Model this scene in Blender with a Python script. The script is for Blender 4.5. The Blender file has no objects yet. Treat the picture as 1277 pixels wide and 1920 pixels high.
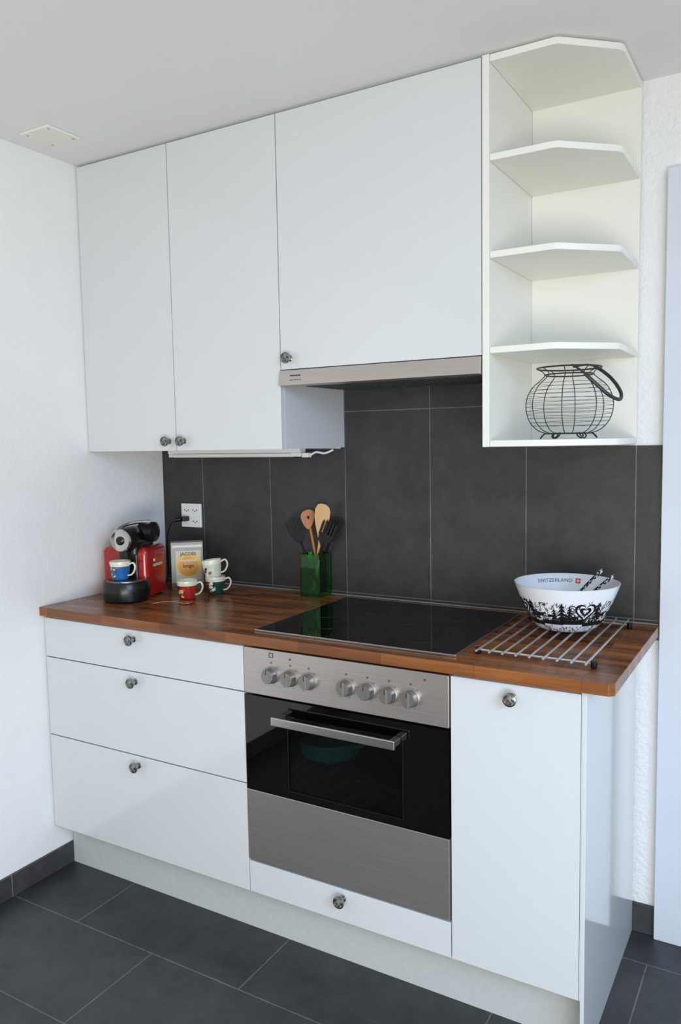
import bpy, bmesh, math, random
from mathutils import Vector, Matrix
random.seed(4)
scn=bpy.context.scene
COL=scn.collection
try: scn.view_settings.view_transform='Standard'
except Exception: pass

# ------------------------------------------------------------ helpers
def lin(c):
    def f(v):
        v/=255.0
        return v/12.92 if v<=0.04045 else ((v+0.055)/1.055)**2.4
    return (f(c[0]),f(c[1]),f(c[2]),1.0)
def newmat(name):
    m=bpy.data.materials.new(name); m.use_nodes=True
    nt=m.node_tree; b=nt.nodes['Principled BSDF']
    return m,nt,b
def mat(name,rgb,rough=0.5,metal=0.0,var=0.04,vscale=8.0,bump=0.0,bscale=60.0,stretch=None,spec=0.5,coat=0.0,bdist=0.002,emit=None):
    m,nt,b=newmat(name); L=nt.links.new
    tc=nt.nodes.new('ShaderNodeTexCoord'); mp=nt.nodes.new('ShaderNodeMapping')
    L(tc.outputs['Object'],mp.inputs['Vector'])
    if stretch: mp.inputs['Scale'].default_value=stretch
    n=nt.nodes.new('ShaderNodeTexNoise'); n.inputs['Scale'].default_value=vscale; n.inputs['Detail'].default_value=4
    L(mp.outputs['Vector'],n.inputs['Vector'])
    r=nt.nodes.new('ShaderNodeValToRGB'); c=lin(rgb)
    r.color_ramp.elements[0].position=0.3; r.color_ramp.elements[1].position=0.7
    r.color_ramp.elements[0].color=tuple(max(0,v*(1-var)) for v in c[:3])+(1,)
    r.color_ramp.elements[1].color=tuple(min(1,v*(1+var)) for v in c[:3])+(1,)
    L(n.outputs['Fac'],r.inputs['Fac']); L(r.outputs['Color'],b.inputs['Base Color'])
    b.inputs['Roughness'].default_value=rough; b.inputs['Metallic'].default_value=metal
    b.inputs['Specular IOR Level'].default_value=spec; b.inputs['Coat Weight'].default_value=coat
    if bump>0:
        n2=nt.nodes.new('ShaderNodeTexNoise'); n2.inputs['Scale'].default_value=bscale; n2.inputs['Detail'].default_value=5
        L(mp.outputs['Vector'],n2.inputs['Vector'])
        bp=nt.nodes.new('ShaderNodeBump'); bp.inputs['Strength'].default_value=bump; bp.inputs['Distance'].default_value=bdist
        L(n2.outputs['Fac'],bp.inputs['Height']); L(bp.outputs['Normal'],b.inputs['Normal'])
    return m
def tilemat(name,rgb1,rgb2,grout,bw,bh,off,mort,shift,axes,rough=0.45):
    m,nt,b=newmat(name); L=nt.links.new
    tc=nt.nodes.new('ShaderNodeTexCoord'); sp=nt.nodes.new('ShaderNodeSeparateXYZ'); L(tc.outputs['Object'],sp.inputs[0])
    cb=nt.nodes.new('ShaderNodeCombineXYZ')
    for i in range(2):
        a=nt.nodes.new('ShaderNodeMath'); a.operation='ADD'; a.inputs[1].default_value=shift[i]
        L(sp.outputs[axes[i]],a.inputs[0]); L(a.outputs[0],cb.inputs[i])
    br=nt.nodes.new('ShaderNodeTexBrick'); br.offset=off; br.offset_frequency=2; br.squash=1
    L(cb.outputs[0],br.inputs['Vector'])
    br.inputs['Scale'].default_value=1; br.inputs['Mortar Size'].default_value=mort; br.inputs['Mortar Smooth'].default_value=0.1
    br.inputs['Brick Width'].default_value=bw; br.inputs['Row Height'].default_value=bh
    br.inputs['Color1'].default_value=lin(rgb1); br.inputs['Color2'].default_value=lin(rgb2); br.inputs['Mortar'].default_value=lin(grout)
    n=nt.nodes.new('ShaderNodeTexNoise'); n.inputs['Scale'].default_value=9; n.inputs['Detail'].default_value=12; n.inputs['Roughness'].default_value=0.75; n.inputs['Distortion'].default_value=0.2
    L(tc.outputs['Object'],n.inputs['Vector'])
    rp=nt.nodes.new('ShaderNodeValToRGB'); rp.color_ramp.elements[0].position=0.34; rp.color_ramp.elements[1].position=0.68
    rp.color_ramp.elements[0].color=(0.66,0.66,0.66,1); rp.color_ramp.elements[1].color=(1.45,1.42,1.38,1)
    L(n.outputs['Fac'],rp.inputs['Fac'])
    mx=nt.nodes.new('ShaderNodeMix'); mx.data_type='RGBA'; mx.blend_type='MULTIPLY'; mx.inputs['Factor'].default_value=1
    L(br.outputs['Color'],mx.inputs['A']); L(rp.outputs['Color'],mx.inputs['B']); L(mx.outputs['Result'],b.inputs['Base Color'])
    n2=nt.nodes.new('ShaderNodeTexNoise'); n2.inputs['Scale'].default_value=90; n2.inputs['Detail'].default_value=6; L(tc.outputs['Object'],n2.inputs['Vector'])
    ad=nt.nodes.new('ShaderNodeMath'); ad.operation='MULTIPLY_ADD'; ad.inputs[1].default_value=-3; L(br.outputs['Fac'],ad.inputs[0]); L(n2.outputs['Fac'],ad.inputs[2])
    bp=nt.nodes.new('ShaderNodeBump'); bp.inputs['Strength'].default_value=0.25; bp.inputs['Distance'].default_value=0.001
    L(ad.outputs[0],bp.inputs['Height']); L(bp.outputs['Normal'],b.inputs['Normal'])
    b.inputs['Roughness'].default_value=rough
    return m
def woodmat():
    m,nt,b=newmat('butcher_block_wood'); L=nt.links.new
    tc=nt.nodes.new('ShaderNodeTexCoord')
    br=nt.nodes.new('ShaderNodeTexBrick'); br.offset=0.37; br.offset_frequency=2; br.squash=0.7; br.squash_frequency=3
    mp0=nt.nodes.new('ShaderNodeMapping'); mp0.inputs['Location'].default_value=(5,5.01,0); L(tc.outputs['Object'],mp0.inputs['Vector']); L(mp0.outputs[0],br.inputs['Vector'])
    br.inputs['Scale'].default_value=1; br.inputs['Mortar Size'].default_value=0.0003; br.inputs['Brick Width'].default_value=0.24; br.inputs['Row Height'].default_value=0.027
    br.inputs['Color1'].default_value=lin((100,56,27)); br.inputs['Color2'].default_value=lin((162,100,52)); br.inputs['Mortar'].default_value=lin((78,44,22))
    mp=nt.nodes.new('ShaderNodeMapping'); mp.inputs['Scale'].default_value=(2.5,45,30); L(tc.outputs['Object'],mp.inputs['Vector'])
    n=nt.nodes.new('ShaderNodeTexNoise'); n.inputs['Scale'].default_value=1.6; n.inputs['Detail'].default_value=6; n.inputs['Distortion'].default_value=0.6
    L(mp.outputs[0],n.inputs['Vector'])
    rp=nt.nodes.new('ShaderNodeValToRGB'); rp.color_ramp.elements[0].position=0.3; rp.color_ramp.elements[1].position=0.7
    rp.color_ramp.elements[0].color=(0.62,0.59,0.56,1); rp.color_ramp.elements[1].color=(1.22,1.22,1.22,1)
    L(n.outputs['Fac'],rp.inputs['Fac'])
    mx=nt.nodes.new('ShaderNodeMix'); mx.data_type='RGBA'; mx.blend_type='MULTIPLY'; mx.inputs['Factor'].default_value=1
    L(br.outputs['Color'],mx.inputs['A']); L(rp.outputs['Color'],mx.inputs['B']); L(mx.outputs['Result'],b.inputs['Base Color'])
    b.inputs['Roughness'].default_value=0.26
    return m
def windowglass():
    m=bpy.data.materials.new('oven_window_glass'); m.use_nodes=True; nt=m.node_tree; nt.nodes.clear(); L=nt.links.new
    o=nt.nodes.new('ShaderNodeOutputMaterial'); t=nt.nodes.new('ShaderNodeBsdfTransparent'); t.inputs[0].default_value=(0.42,0.43,0.44,1)
    g=nt.nodes.new('ShaderNodeBsdfGlossy'); g.inputs['Roughness'].default_value=0.02
    f=nt.nodes.new('ShaderNodeFresnel'); f.inputs[0].default_value=1.5; mx=nt.nodes.new('ShaderNodeMixShader')
    L(f.outputs[0],mx.inputs[0]); L(t.outputs[0],mx.inputs[1]); L(g.outputs[0],mx.inputs[2]); L(mx.outputs[0],o.inputs[0])
    return m
def greenglass():
    m=bpy.data.materials.new('green_glass'); m.use_nodes=True; nt=m.node_tree; nt.nodes.clear(); L=nt.links.new
    o=nt.nodes.new('ShaderNodeOutputMaterial'); t=nt.nodes.new('ShaderNodeBsdfTransparent'); t.inputs[0].default_value=(0.48,0.82,0.48,1)
    g=nt.nodes.new('ShaderNodeBsdfGlossy'); g.inputs['Roughness'].default_value=0.05; g.inputs['Color'].default_value=(0.75,0.95,0.75,1)
    d=nt.nodes.new('ShaderNodeBsdfDiffuse'); d.inputs['Color'].default_value=(0.008,0.12,0.016,1)
    n=nt.nodes.new('ShaderNodeTexNoise'); n.inputs['Scale'].default_value=45
    ma=nt.nodes.new('ShaderNodeMapRange'); ma.inputs['To Min'].default_value=0.0; ma.inputs['To Max'].default_value=0.16; L(n.outputs['Fac'],ma.inputs['Value'])
    mx=nt.nodes.new('ShaderNodeMixShader'); L(ma.outputs[0],mx.inputs[0]); L(t.outputs[0],mx.inputs[1]); L(d.outputs[0],mx.inputs[2])
    f=nt.nodes.new('ShaderNodeFresnel'); f.inputs[0].default_value=1.5; m2=nt.nodes.new('ShaderNodeMixShader')
    L(f.outputs[0],m2.inputs[0]); L(mx.outputs[0],m2.inputs[1]); L(g.outputs[0],m2.inputs[2]); L(m2.outputs[0],o.inputs[0])
    return m

I4=Matrix.Identity(4)
def face(bm,vs,mi=0):
    try:
        f=bm.faces.new(vs); f.material_index=mi; return f
    except ValueError: return None
def box(bm,x0,x1,y0,y1,z0,z1,mi=0,M=I4):
    v=[bm.verts.new(M@Vector((x,y,z))) for z in(z0,z1) for y in(y0,y1) for x in(x0,x1)]
    for q in((0,2,3,1),(4,5,7,6),(0,1,5,4),(2,6,7,3),(0,4,6,2),(1,3,7,5)): face(bm,[v[i] for i in q],mi)
def prism(bm,poly,z0,z1,mi=0,M=I4):
    a=[bm.verts.new(M@Vector((p[0],p[1],z0))) for p in poly]; b=[bm.verts.new(M@Vector((p[0],p[1],z1))) for p in poly]
    n=len(poly); face(bm,a[::-1],mi); face(bm,b,mi)
    for i in range(n): face(bm,[a[i],a[(i+1)%n],b[(i+1)%n],b[i]],mi)
def lathe(bm,prof,seg=32,M=I4,mi=0,loop=False):
    rings=[]
    for r,z in prof:
        if r<1e-7: rings.append([bm.verts.new(M@Vector((0,0,z)))])
        else: rings.append([bm.verts.new(M@Vector((r*math.cos(2*math.pi*i/seg),r*math.sin(2*math.pi*i/seg),z))) for i in range(seg)])
    pr=list(zip(rings,rings[1:]))
    if loop: pr.append((rings[-1],rings[0]))
    for a,b in pr:
        if len(a)==1 and len(b)==1: continue
        for i in range(seg):
            j=(i+1)%seg
            if len(a)==1: face(bm,[a[0],b[j],b[i]],mi)
            elif len(b)==1: face(bm,[a[i],a[j],b[0]],mi)
            else: face(bm,[a[i],a[j],b[j],b[i]],mi)
def tube(bm,pts,r,seg=8,closed=False,mi=0,M=I4,flat=1.0):
    pts=[Vector(p) for p in pts]; n=len(pts); rr=r if isinstance(r,(list,tuple)) else [r]*n
    T=[]
    for i in range(n):
        if closed: t=pts[(i+1)%n]-pts[i-1]
        else: t=pts[min(i+1,n-1)]-pts[max(i-1,0)]
        T.append(t.normalized())
    up=Vector((0,0,1)) if abs(T[0].z)<0.9 else Vector((1,0,0))
    N=(up-T[0]*up.dot(T[0])).normalized(); rings=[]
    for i in range(n):
        N=(N-T[i]*N.dot(T[i])).normalized(); B=T[i].cross(N)
        rings.append([bm.verts.new(M@(pts[i]+(N*math.cos(2*math.pi*k/seg)+B*flat*math.sin(2*math.pi*k/seg))*rr[i])) for k in range(seg)])
    for i in range(n if closed else n-1):
        a=rings[i]; b=rings[(i+1)%n]
        for k in range(seg): face(bm,[a[k],a[(k+1)%seg],b[(k+1)%seg],b[k]],mi)
    if not closed: face(bm,rings[0][::-1],mi); face(bm,rings[-1],mi)
def cyl(bm,p0,p1,r,seg=20,mi=0,M=I4):
    tube(bm,[p0,p1],r,seg,False,mi,M)
def spline(pts,n=8,closed=False):
    P=[Vector(p) for p in pts]; m=len(P); out=[]
    rng=range(m) if closed else range(m-1)
    for i in rng:
        if closed: a,b,c,d=P[i-1],P[i],P[(i+1)%m],P[(i+2)%m]
        else: a,b,c,d=P[max(i-1,0)],P[i],P[i+1],P[min(i+2,m-1)]
        for k in range(n):
            t=k/n; out.append(0.5*((2*b)+(c-a)*t+(2*a-5*b+4*c-d)*t*t+(3*b-a-3*c+d)*t**3))
    if not closed: out.append(P[-1])
    return out
def text(bm,s,size,fn,mi=0,bold=0.0,ax='CENTER'):
    cu=bpy.data.curves.new('t','FONT'); cu.body=s; cu.size=size; cu.align_x=ax; cu.align_y='CENTER'; cu.offset=bold; cu.resolution_u=3
    o=bpy.data.objects.new('t',cu); COL.objects.link(o); bpy.context.view_layer.update()
    me=bpy.data.meshes.new_from_object(o.evaluated_get(bpy.context.evaluated_depsgraph_get()))
    vs=[bm.verts.new(fn(v.co.x,v.co.y)) for v in me.vertices]
    for p in me.polygons: face(bm,[vs[i] for i in p.vertices],mi)
    bpy.data.objects.remove(o); bpy.data.meshes.remove(me); bpy.data.curves.remove(cu)
def part(name,bm,mats,parent=None,off=(0,0,0),loc=None,bevel=0.0,smooth=False,label=None,seg=2,norm=True):
    if norm: bmesh.ops.recalc_face_normals(bm,faces=bm.faces[:])
    if any(off): bmesh.ops.translate(bm,verts=bm.verts[:],vec=-Vector(off))
    me=bpy.data.meshes.new(name); bm.to_mesh(me); bm.free()
    for m in (mats if isinstance(mats,(list,tuple)) else [mats]): me.materials.append(m)
    if smooth or bevel>0:
        me.shade_smooth() if hasattr(me,'shade_smooth') else None
        me.set_sharp_from_angle(angle=math.radians(38))
    o=bpy.data.objects.new(name,me); COL.objects.link(o)
    if parent: o.parent=parent
    if loc is not None: o.location=loc
    if bevel>0:
        b=o.modifiers.new('bevel','BEVEL'); b.width=bevel; b.segments=seg; b.limit_method='ANGLE'; b.angle_limit=math.radians(40); b.harden_normals=True
    if label: o['label']=label
    return o
def thing(name,loc,label,cat,rz=0.0,group=None):
    e=bpy.data.objects.new(name,None); e.empty_display_size=0.05; COL.objects.link(e); e.location=loc; e.rotation_euler=(0,0,rz)
    e['label']=label; e['category']=cat
    if group: e['group']=group
    return e
def tag(o,label,cat,group=None,kind=None):
    if label: o['label']=label
    if cat: o['category']=cat
    if group: o['group']=group
    if kind: o['kind']=kind
    return o
def structure(o,label=None):
    o['kind']='structure'
    if label: o['label']=label
    return o
B=bmesh.new

# ------------------------------------------------------------ materials
plaster=mat('white_plaster',(240,239,236),0.85,var=0.015,bump=0.32,bscale=60,bdist=0.004)
plaster2=mat('rough_white_plaster',(236,236,234),0.85,var=0.02,bump=0.8,bscale=75,bdist=0.006)
ceilm=mat('ceiling_paint',(234,235,233),0.9,var=0.01,vscale=2)
gloss=mat('white_lacquer',(216,218,218),0.13,var=0.006,vscale=2,coat=0.6)
shelfw=mat('white_melamine',(236,234,224),0.4,var=0.006,vscale=2)
trimw=mat('white_painted_wood',(212,216,224),0.35,var=0.01)
plinthm=mat('plinth_laminate',(196,199,195),0.5,var=0.03,vscale=60)
floorm=tilemat('slate_floor_tile',(50,51,54),(54,55,58),(104,102,98),0.6,0.3046,0.5,0.0018,(6.007,6.849),(0,1),0.42)
wallt=tilemat('slate_wall_tile',(54,51,51),(57,54,54),(120,115,106),0.305,0.6,0.0,0.0012,(-0.196+3.05,-1.514+3.0),(0,2),0.42)
baset=tilemat('slate_skirting_tile',(58,58,60),(62,61,62),(120,116,108),0.6,0.6,0.0,0.0015,(0.764+2.4,3.0),(1,2),0.5)
wood=woodmat()
steel=mat('brushed_steel',(198,190,185),0.34,metal=0.86,var=0.08,vscale=14,stretch=(0.5,4,40))
steel2=mat('satin_steel',(200,197,192),0.24,metal=0.95,var=0.03)
rodst=mat('polished_rod_steel',(218,216,212),0.3,metal=0.8,var=0.03)
knobst=mat('dull_steel',(158,154,150),0.38,metal=0.9,var=0.04)
chrome=mat('chrome',(205,203,200),0.14,metal=1.0,var=0.02)
chromed=mat('aged_chrome',(150,147,142),0.2,metal=1.0,var=0.05)
blackglass=mat('black_glass',(4,4,5),0.02,var=0.0,spec=0.65)
blackpl=mat('black_plastic',(16,16,17),0.3,var=0.05)
blackmatt=mat('matt_black_nylon',(14,14,15),0.55,var=0.05,spec=0.25)
darkcav=mat('dark_enamel',(34,35,38),0.4,var=0.05)
wglass=windowglass(); gglass=greenglass()
redm=mat('red_lacquer_plastic',(158,22,18),0.2,var=0.03,coat=0.4)
ringm=mat('zone_print',(40,42,45),0.4)
white=mat('white_ceramic',(235,235,232),0.15,var=0.01)
cream=mat('cream_ceramic',(232,224,200),0.2,var=0.02)
plasticw=mat('white_plastic',(232,232,228),0.35,var=0.01)
wirem=mat('dark_wire',(62,62,68),0.45,metal=0.5,var=0.1)
inkb=mat('black_ink',(18,18,20),0.4)
inkr=mat('red_ink',(196,38,30),0.4)
inkdr=mat('dull_red_lens',(130,44,36),0.4)
inkw=mat('white_ink',(230,228,222),0.4)
teal=mat('teal_enamel',(90,225,215),0.3)
woodlt=mat('beech_wood',(208,164,108),0.5,var=0.12,vscale=3,stretch=(30,30,3))
woodmd=mat('cherry_wood',(180,116,66),0.5,var=0.15,vscale=3,stretch=(30,30,3))

def knobface():
    m,nt,b=newmat('mottled_knob_inlay'); L=nt.links.new
    tc=nt.nodes.new('ShaderNodeTexCoord'); v=nt.nodes.new('ShaderNodeTexNoise'); v.inputs['Scale'].default_value=130; v.inputs['Detail'].default_value=1
    L(tc.outputs['Object'],v.inputs['Vector']); r=nt.nodes.new('ShaderNodeValToRGB')
    r.color_ramp.elements[0].color=lin((34,46,44)); r.color_ramp.elements[1].color=lin((150,148,140))
    r.color_ramp.elements[0].position=0.4; r.color_ramp.elements[1].position=0.75
    L(v.outputs['Fac'],r.inputs['Fac']); L(r.outputs['Color'],b.inputs['Base Color']); b.inputs['Roughness'].default_value=0.12
    return m
knobm=knobface()

# ------------------------------------------------------------ room shell
FZ=0.01; CZ=2.342
bm=B(); box(bm,-0.25,4.0,-4.1,0.25,-0.2,FZ); structure(part('floor',bm,floorm),'dark slate floor tiles in running bond')
bm=B(); box(bm,-0.25,4.0,-4.1,0.25,CZ,CZ+0.2); structure(part('ceiling',bm,ceilm),'smooth white painted ceiling')
bm=B(); box(bm,-0.2,0.0,-3.9,0.2,FZ,CZ); structure(part('wall_left',bm,plaster),'white rough plaster wall')
bm=B(); box(bm,0.0,4.0,0.0,0.2,FZ,CZ); structure(part('wall_back',bm,plaster2),'white rough plaster wall')
bm=B(); box(bm,-0.2,1.45,-4.1,-3.9,FZ,CZ); structure(part('wall_front_added',bm,plaster),'unseen white plaster wall added opposite the kitchen units for reflections')  # unseen partial wall, added to grade the reflections in the glossy fronts
# tiled backsplash (stepped outline)
bm=B(); M=Matrix.Rotation(math.pi/2,4,'X')
prism(bm,[(0.0,0.86),(1.788,0.86),(1.788,1.392),(1.44,1.392),(1.44,1.66),(0.79,1.66),(0.79,1.392),(0.0,1.392)],0.0005,0.008,0,M)
structure(part('trim_1',bm,wallt),'anthracite stone-look tile backsplash')
bm=B(); box(bm,0.0005,0.011,-3.8,-0.517,FZ,0.080); structure(part('baseboard_left',bm,baset,bevel=0.001),'dark slate tile skirting')
bm=B(); box(bm,1.70,1.789,-0.0115,-0.0005,FZ,0.093); structure(part('baseboard_back',bm,baset,bevel=0.001),'dark slate tile skirting')
# door casing and door leaf
bm=B()
box(bm,1.790,1.862,-0.026,-0.0005,FZ,2.105); box(bm,2.66,2.732,-0.026,-0.0005,FZ,2.105); box(bm,1.862,2.66,-0.026,-0.0005,2.033,2.105)
structure(part('trim_2',bm,trimw,bevel=0.002),'white painted door casing')
bm=B(); box(bm,1.865,2.657,-0.018,-0.0008,FZ+0.004,2.030)
for (a,b_,c,d) in ((1.96,2.56,0.20,0.95),(1.96,2.56,1.12,1.90)): box(bm,a,b_,-0.022,-0.018,c,d)
cyl(bm,(2.59,-0.018,1.03),(2.59,-0.07,1.03),0.009); cyl(bm,(2.59,-0.065,1.03),(2.48,-0.065,1.03),0.008)
structure(part('door_1',bm,trimw,bevel=0.002),'white painted interior door')

# ceiling access plate
bm=B(); box(bm,0.085,0.207,-0.65,-0.53,CZ-0.006,CZ-0.0003)
for x in(0.1,0.192):
    for y in(-0.635,-0.545): cyl(bm,(x,y,CZ-0.008),(x,y,CZ-0.005),0.004,10,1)
tag(part('ceiling_cover_plate',bm,[mat('cream_plate',(240,238,226),0.6),steel2],bevel=0.0015),'square cream cover plate screwed to the ceiling','cover plate')

# ------------------------------------------------------------ knobs
def knobmesh():
    bm=B(); M=Matrix.Rotation(math.pi/2,4,'X')   # local z -> -y
    lathe(bm,[(0,0),(0.0095,0),(0.0095,0.003),(0.006,0.005),(0.0055,0.013),(0.011,0.017),(0.0155,0.020),(0.0162,0.023),(0.0155,0.026),(0.0128,0.0272)],36,M,0)
    lathe(bm,[(0.0128,0.0272),(0.008,0.0285),(0.004,0.0289),(0,0.029)],36,M,1)
    bmesh.ops.remove_doubles(bm,verts=bm.verts[:],dist=1e-5); bmesh.ops.recalc_face_normals(bm,faces=bm.faces[:])
    me=bpy.data.meshes.new('knob'); bm.to_mesh(me); bm.free(); me.materials.append(chromed); me.materials.append(knobm)
    me.shade_smooth(); me.set_sharp_from_angle(angle=math.radians(50)); return me
KM=knobmesh()
def knob(parent,loc):
    o=bpy.data.objects.new('knob',KM); COL.objects.link(o); o.parent=parent; o.location=loc; o['label']='round chrome knob with mottled glass face'; return o

def carcass(bm,x0,x1,y0,y1,z0,z1,t=0.016,top=True):
    box(bm,x0,x0+t,y0,y1,z0,z1); box(bm,x1-t,x1,y0,y1,z0,z1)
    box(bm,x0+t,x1-t,y0,y1,z0,z0+t)
    if top: box(bm,x0+t,x1-t,y0,y1,z1-t,z1)
    box(bm,x0+t,x1-t,y1-0.006,y1,z0+t,z1-t if top else z1)

DB=-0.5877; DT=0.018; BB=DB+DT+0.001
# ------------------------------------------------------------ base cabinets
o=(0.408,-0.3,0.1665)
c=thing('base_cabinet',o,'glossy white cabinet with three drawers and round knobs','cabinet')
bm=B(); carcass(bm,0.004,0.809,BB,-0.012,0.168,0.872); part('body',bm,gloss,c,off=o)
for z0,z1 in((0.7398,0.8665),(0.4800,0.7368),(0.1665,0.4768)):
    bm=B(); box(bm,0.006,0.8085,DB,DB+DT,z0,z1); d=part('drawer',bm,gloss,c,off=o,bevel=0.0012)
    knob(d,(0.400-o[0],DB-o[1],z1-0.028-o[2]))
o=(1.113,-0.3,0.1665)
c=thing('oven_cabinet',o,'glossy white cabinet around the oven with a low drawer','cabinet')
bm=B(); box(bm,0.8095,0.818,BB+0.004,-0.012,0.168,0.872); box(bm,1.4065,1.4145,BB+0.004,-0.012,0.168,0.872); box(bm,0.818,1.4065,BB,-0.012,0.168,0.184); box(bm,0.818,1.4065,-0.53,-0.012,0.244,0.258)
part('body',bm,gloss,c,off=o)
bm=B(); box(bm,0.8115,1.4135,DB,DB+DT,0.1665,0.2565); d=part('drawer',bm,gloss,c,off=o,bevel=0.0012)
knob(d,(1.113-o[0],DB-o[1],0.232-o[2]))
o=(1.57,-0.3,0.1665)
c=thing('base_cabinet',o,'narrow glossy white cabinet with one door','cabinet')
bm=B(); carcass(bm,1.4155,1.7205,BB,-0.012,0.168,0.872); part('body',bm,gloss,c,off=o)
bm=B(); box(bm,1.4165,1.7175,DB,DB+DT,0.1665,0.8665); d=part('door',bm,gloss,c,off=o,bevel=0.0012)
knob(d,(1.566-o[0],DB-o[1],0.838-o[2]))
bm=B(); box(bm,1.7208,1.7300,DB,-0.012,FZ+0.0003,0.873); box(bm,1.7185,1.7208,DB,DB+0.02,0.1668,0.873); part('end_panel',bm,gloss,c,off=o,bevel=0.001)
bm=B(); box(bm,0.0115,1.7205,-0.520,-0.504,FZ+0.0003,0.1670); box(bm,1.6,1.616,-0.504,-0.06,FZ+0.0003,0.1670); box(bm,0.3,0.316,-0.504,-0.06,FZ+0.0003,0.1670); box(bm,0.0115,1.7205,-0.06,-0.044,FZ+0.0003,0.1670)
tag(part('plinth',bm,plinthm),'pale grey toe-kick board under the base cabinets','plinth')

# worktop
WT=0.9026; WB=0.8746
bm=B(); prism(bm,[(0.001,-0.6026),(1.778,-0.6026),(1.7885,-0.592),(1.7885,-0.0085),(0.001,-0.0085)],WB,WT)
tag(part('worktop',bm,wood,bevel=0.0015),'oiled dark butcher-block worktop over the base cabinets','worktop')
bm=B(); box(bm,0.002,1.787,-0.0085-0.006,-0.0086,WT+0.0001,WT+0.004); structure(part('trim_3',bm,mat('silicone',(150,144,136),0.4),bevel=0.0015),'pale sealant line behind the worktop')

# ------------------------------------------------------------ oven
o=(1.113,-0.3,0.26); c=thing('built_in_oven',o,'stainless steel and black glass built-in oven','oven')
bm=B()
x0,x1=0.8195,1.4050
box(bm,x0,x0+0.03,-0.555,-0.03,0.2605,0.735); box(bm,x1-0.03,x1,-0.555,-0.03,0.2605,0.735); box(bm,x0+0.03,x1-0.03,-0.555,-0.03,0.2605,0.33)
box(bm,x0+0.03,x1-0.03,-0.555,-0.03,0.705,0.735); box(bm,x0+0.03,x1-0.03,-0.06,-0.03,0.33,0.705); box(bm,x0,x1,-0.562,-0.10,0.735,0.860)
part('body',bm,darkcav,c,off=o)
for z in(0.43,0.53):
    bm=B()
    for i in range(15): cyl(bm,(0.87+i*0.0345,-0.54,z),(0.87+i*0.0345,-0.07,z),0.0018,6)
    for y in(-0.54,-0.07): cyl(bm,(0.852,y,z),(1.374,y,z),0.0028,6)
    part('rack',bm,steel2,c,off=o,smooth=True)
# control panel
bm=B(); box(bm,0.8125,1.4125,-0.590,-0.563,0.7385,0.8665); cp=part('control_panel',bm,steel,c,off=o,bevel=0.002)
bm=B()
KX=[0.904,0.965,1.023,1.135,1.196,1.256,1.315]
for i,X in enumerate(KX):
    lathe(bm,[(0.0028,0),(0.0028,0.0006),(0.0016,0.0006),(0.0016,0)],12,Matrix.Translation((X,-0.590,0.832))@Matrix.Rotation(math.pi/2,4,'X'))
    for k in range(1,8):
        a=math.radians(90-k*40)
        box(bm,X+0.0275*math.cos(a)-0.0009,X+0.0275*math.cos(a)+0.0009,-0.5906,-0.5901,0.799+0.0275*math.sin(a)-0.0009,0.799+0.0275*math.sin(a)+0.0009)
X=0.904
for q in((X-0.007,X+0.007,0.846,0.8475),(X-0.007,X+0.007,0.857,0.8585),(X-0.007,X-0.0055,0.846,0.8585),(X+0.0055,X+0.007,0.846,0.8585)): box(bm,q[0],q[1],-0.5906,-0.5902,q[2],q[3])
for X in(0.965,1.352):
    M=Matrix.Translation((X,-0.590,0.848))@Matrix.Rotation(math.pi/2,4,'X'); lathe(bm,[(0.003,0),(0.003,0.0012),(0,0.0016)],14,M,1)
part('printed_markings',bm,[inkb,inkdr],cp,off=o)
bm=B(); M=Matrix.Rotation(math.pi/2,4,'X')
lathe(bm,[(0.0235,0),(0.0235,0.003),(0.0205,0.004),(0.0195,0.020),(0.0180,0.0225),(0,0.0225)],32,M)
box(bm,-0.0035,0.0035,-0.0265,-0.021,-0.0185,0.0185); box(bm,-0.0008,0.0008,-0.0272,-0.0262,0.006,0.018,1)
bmesh.ops.recalc_face_normals(bm,faces=bm.faces[:]); km=bpy.data.meshes.new('control_knob'); bm.to_mesh(km); bm.free(); km.materials.append(knobst); km.materials.append(inkb); km.shade_smooth(); km.set_sharp_from_angle(angle=math.radians(35))
for i,X in enumerate(KX):
    k=bpy.data.objects.new('control_knob',km); COL.objects.link(k); k.parent=cp; k.location=(X-o[0],-0.590-o[1],0.799-o[2]); k.rotation_euler=(0,math.radians([0,0,0,0,8,0,0][i]),0)
# oven door
bm=B()
wx0,wx1,wz0,wz1=0.952,1.292,0.487,0.690
X0,X1,Z0,Z1=0.8125,1.4125,0.4665,0.7335
for (a,b_,cc,d) in ((X0,wx0,Z0,Z1),(wx1,X1,Z0,Z1),(wx0,wx1,Z0,wz0),(wx0,wx1,wz1,Z1)): box(bm,a,b_,-0.590,-0.566,cc,d)
bmesh.ops.remove_doubles(bm,verts=bm.verts[:],dist=1e-5)
od=part('oven_door',bm,blackglass,c,off=o,label='black glass oven door with steel lower panel')
bm=B(); box(bm,wx0,wx1,-0.5895,-0.586,wz0,wz1); part('window',bm,wglass,od,off=o)
bm=B()
for (a,b_,cc,d) in ((wx0,wx1,wz0,wz0+0.0015),(wx0,wx1,wz1-0.0015,wz1),(wx0,wx0+0.0015,wz0,wz1),(wx1-0.0015,wx1,wz0,wz1)): box(bm,a,b_,-0.5908,-0.5902,cc,d)
part('window_border',bm,mat('dark_print',(26,27,30),0.3),od,off=o)
bm=B(); box(bm,X0,X1,-0.591,-0.566,0.2645,0.4660); part('lower_panel',bm,steel,od,off=o,bevel=0.0015)
bm=B(); 
box(bm,0.928,1.290,-0.634,-0.626,0.677,0.700); box(bm,0.931,0.949,-0.626,-0.5902,0.680,0.697); box(bm,1.269,1.287,-0.626,-0.5902,0.680,0.697)
part('handle',bm,steel2,od,off=o,bevel=0.0025,label='flat brushed steel bar handle')
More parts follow.
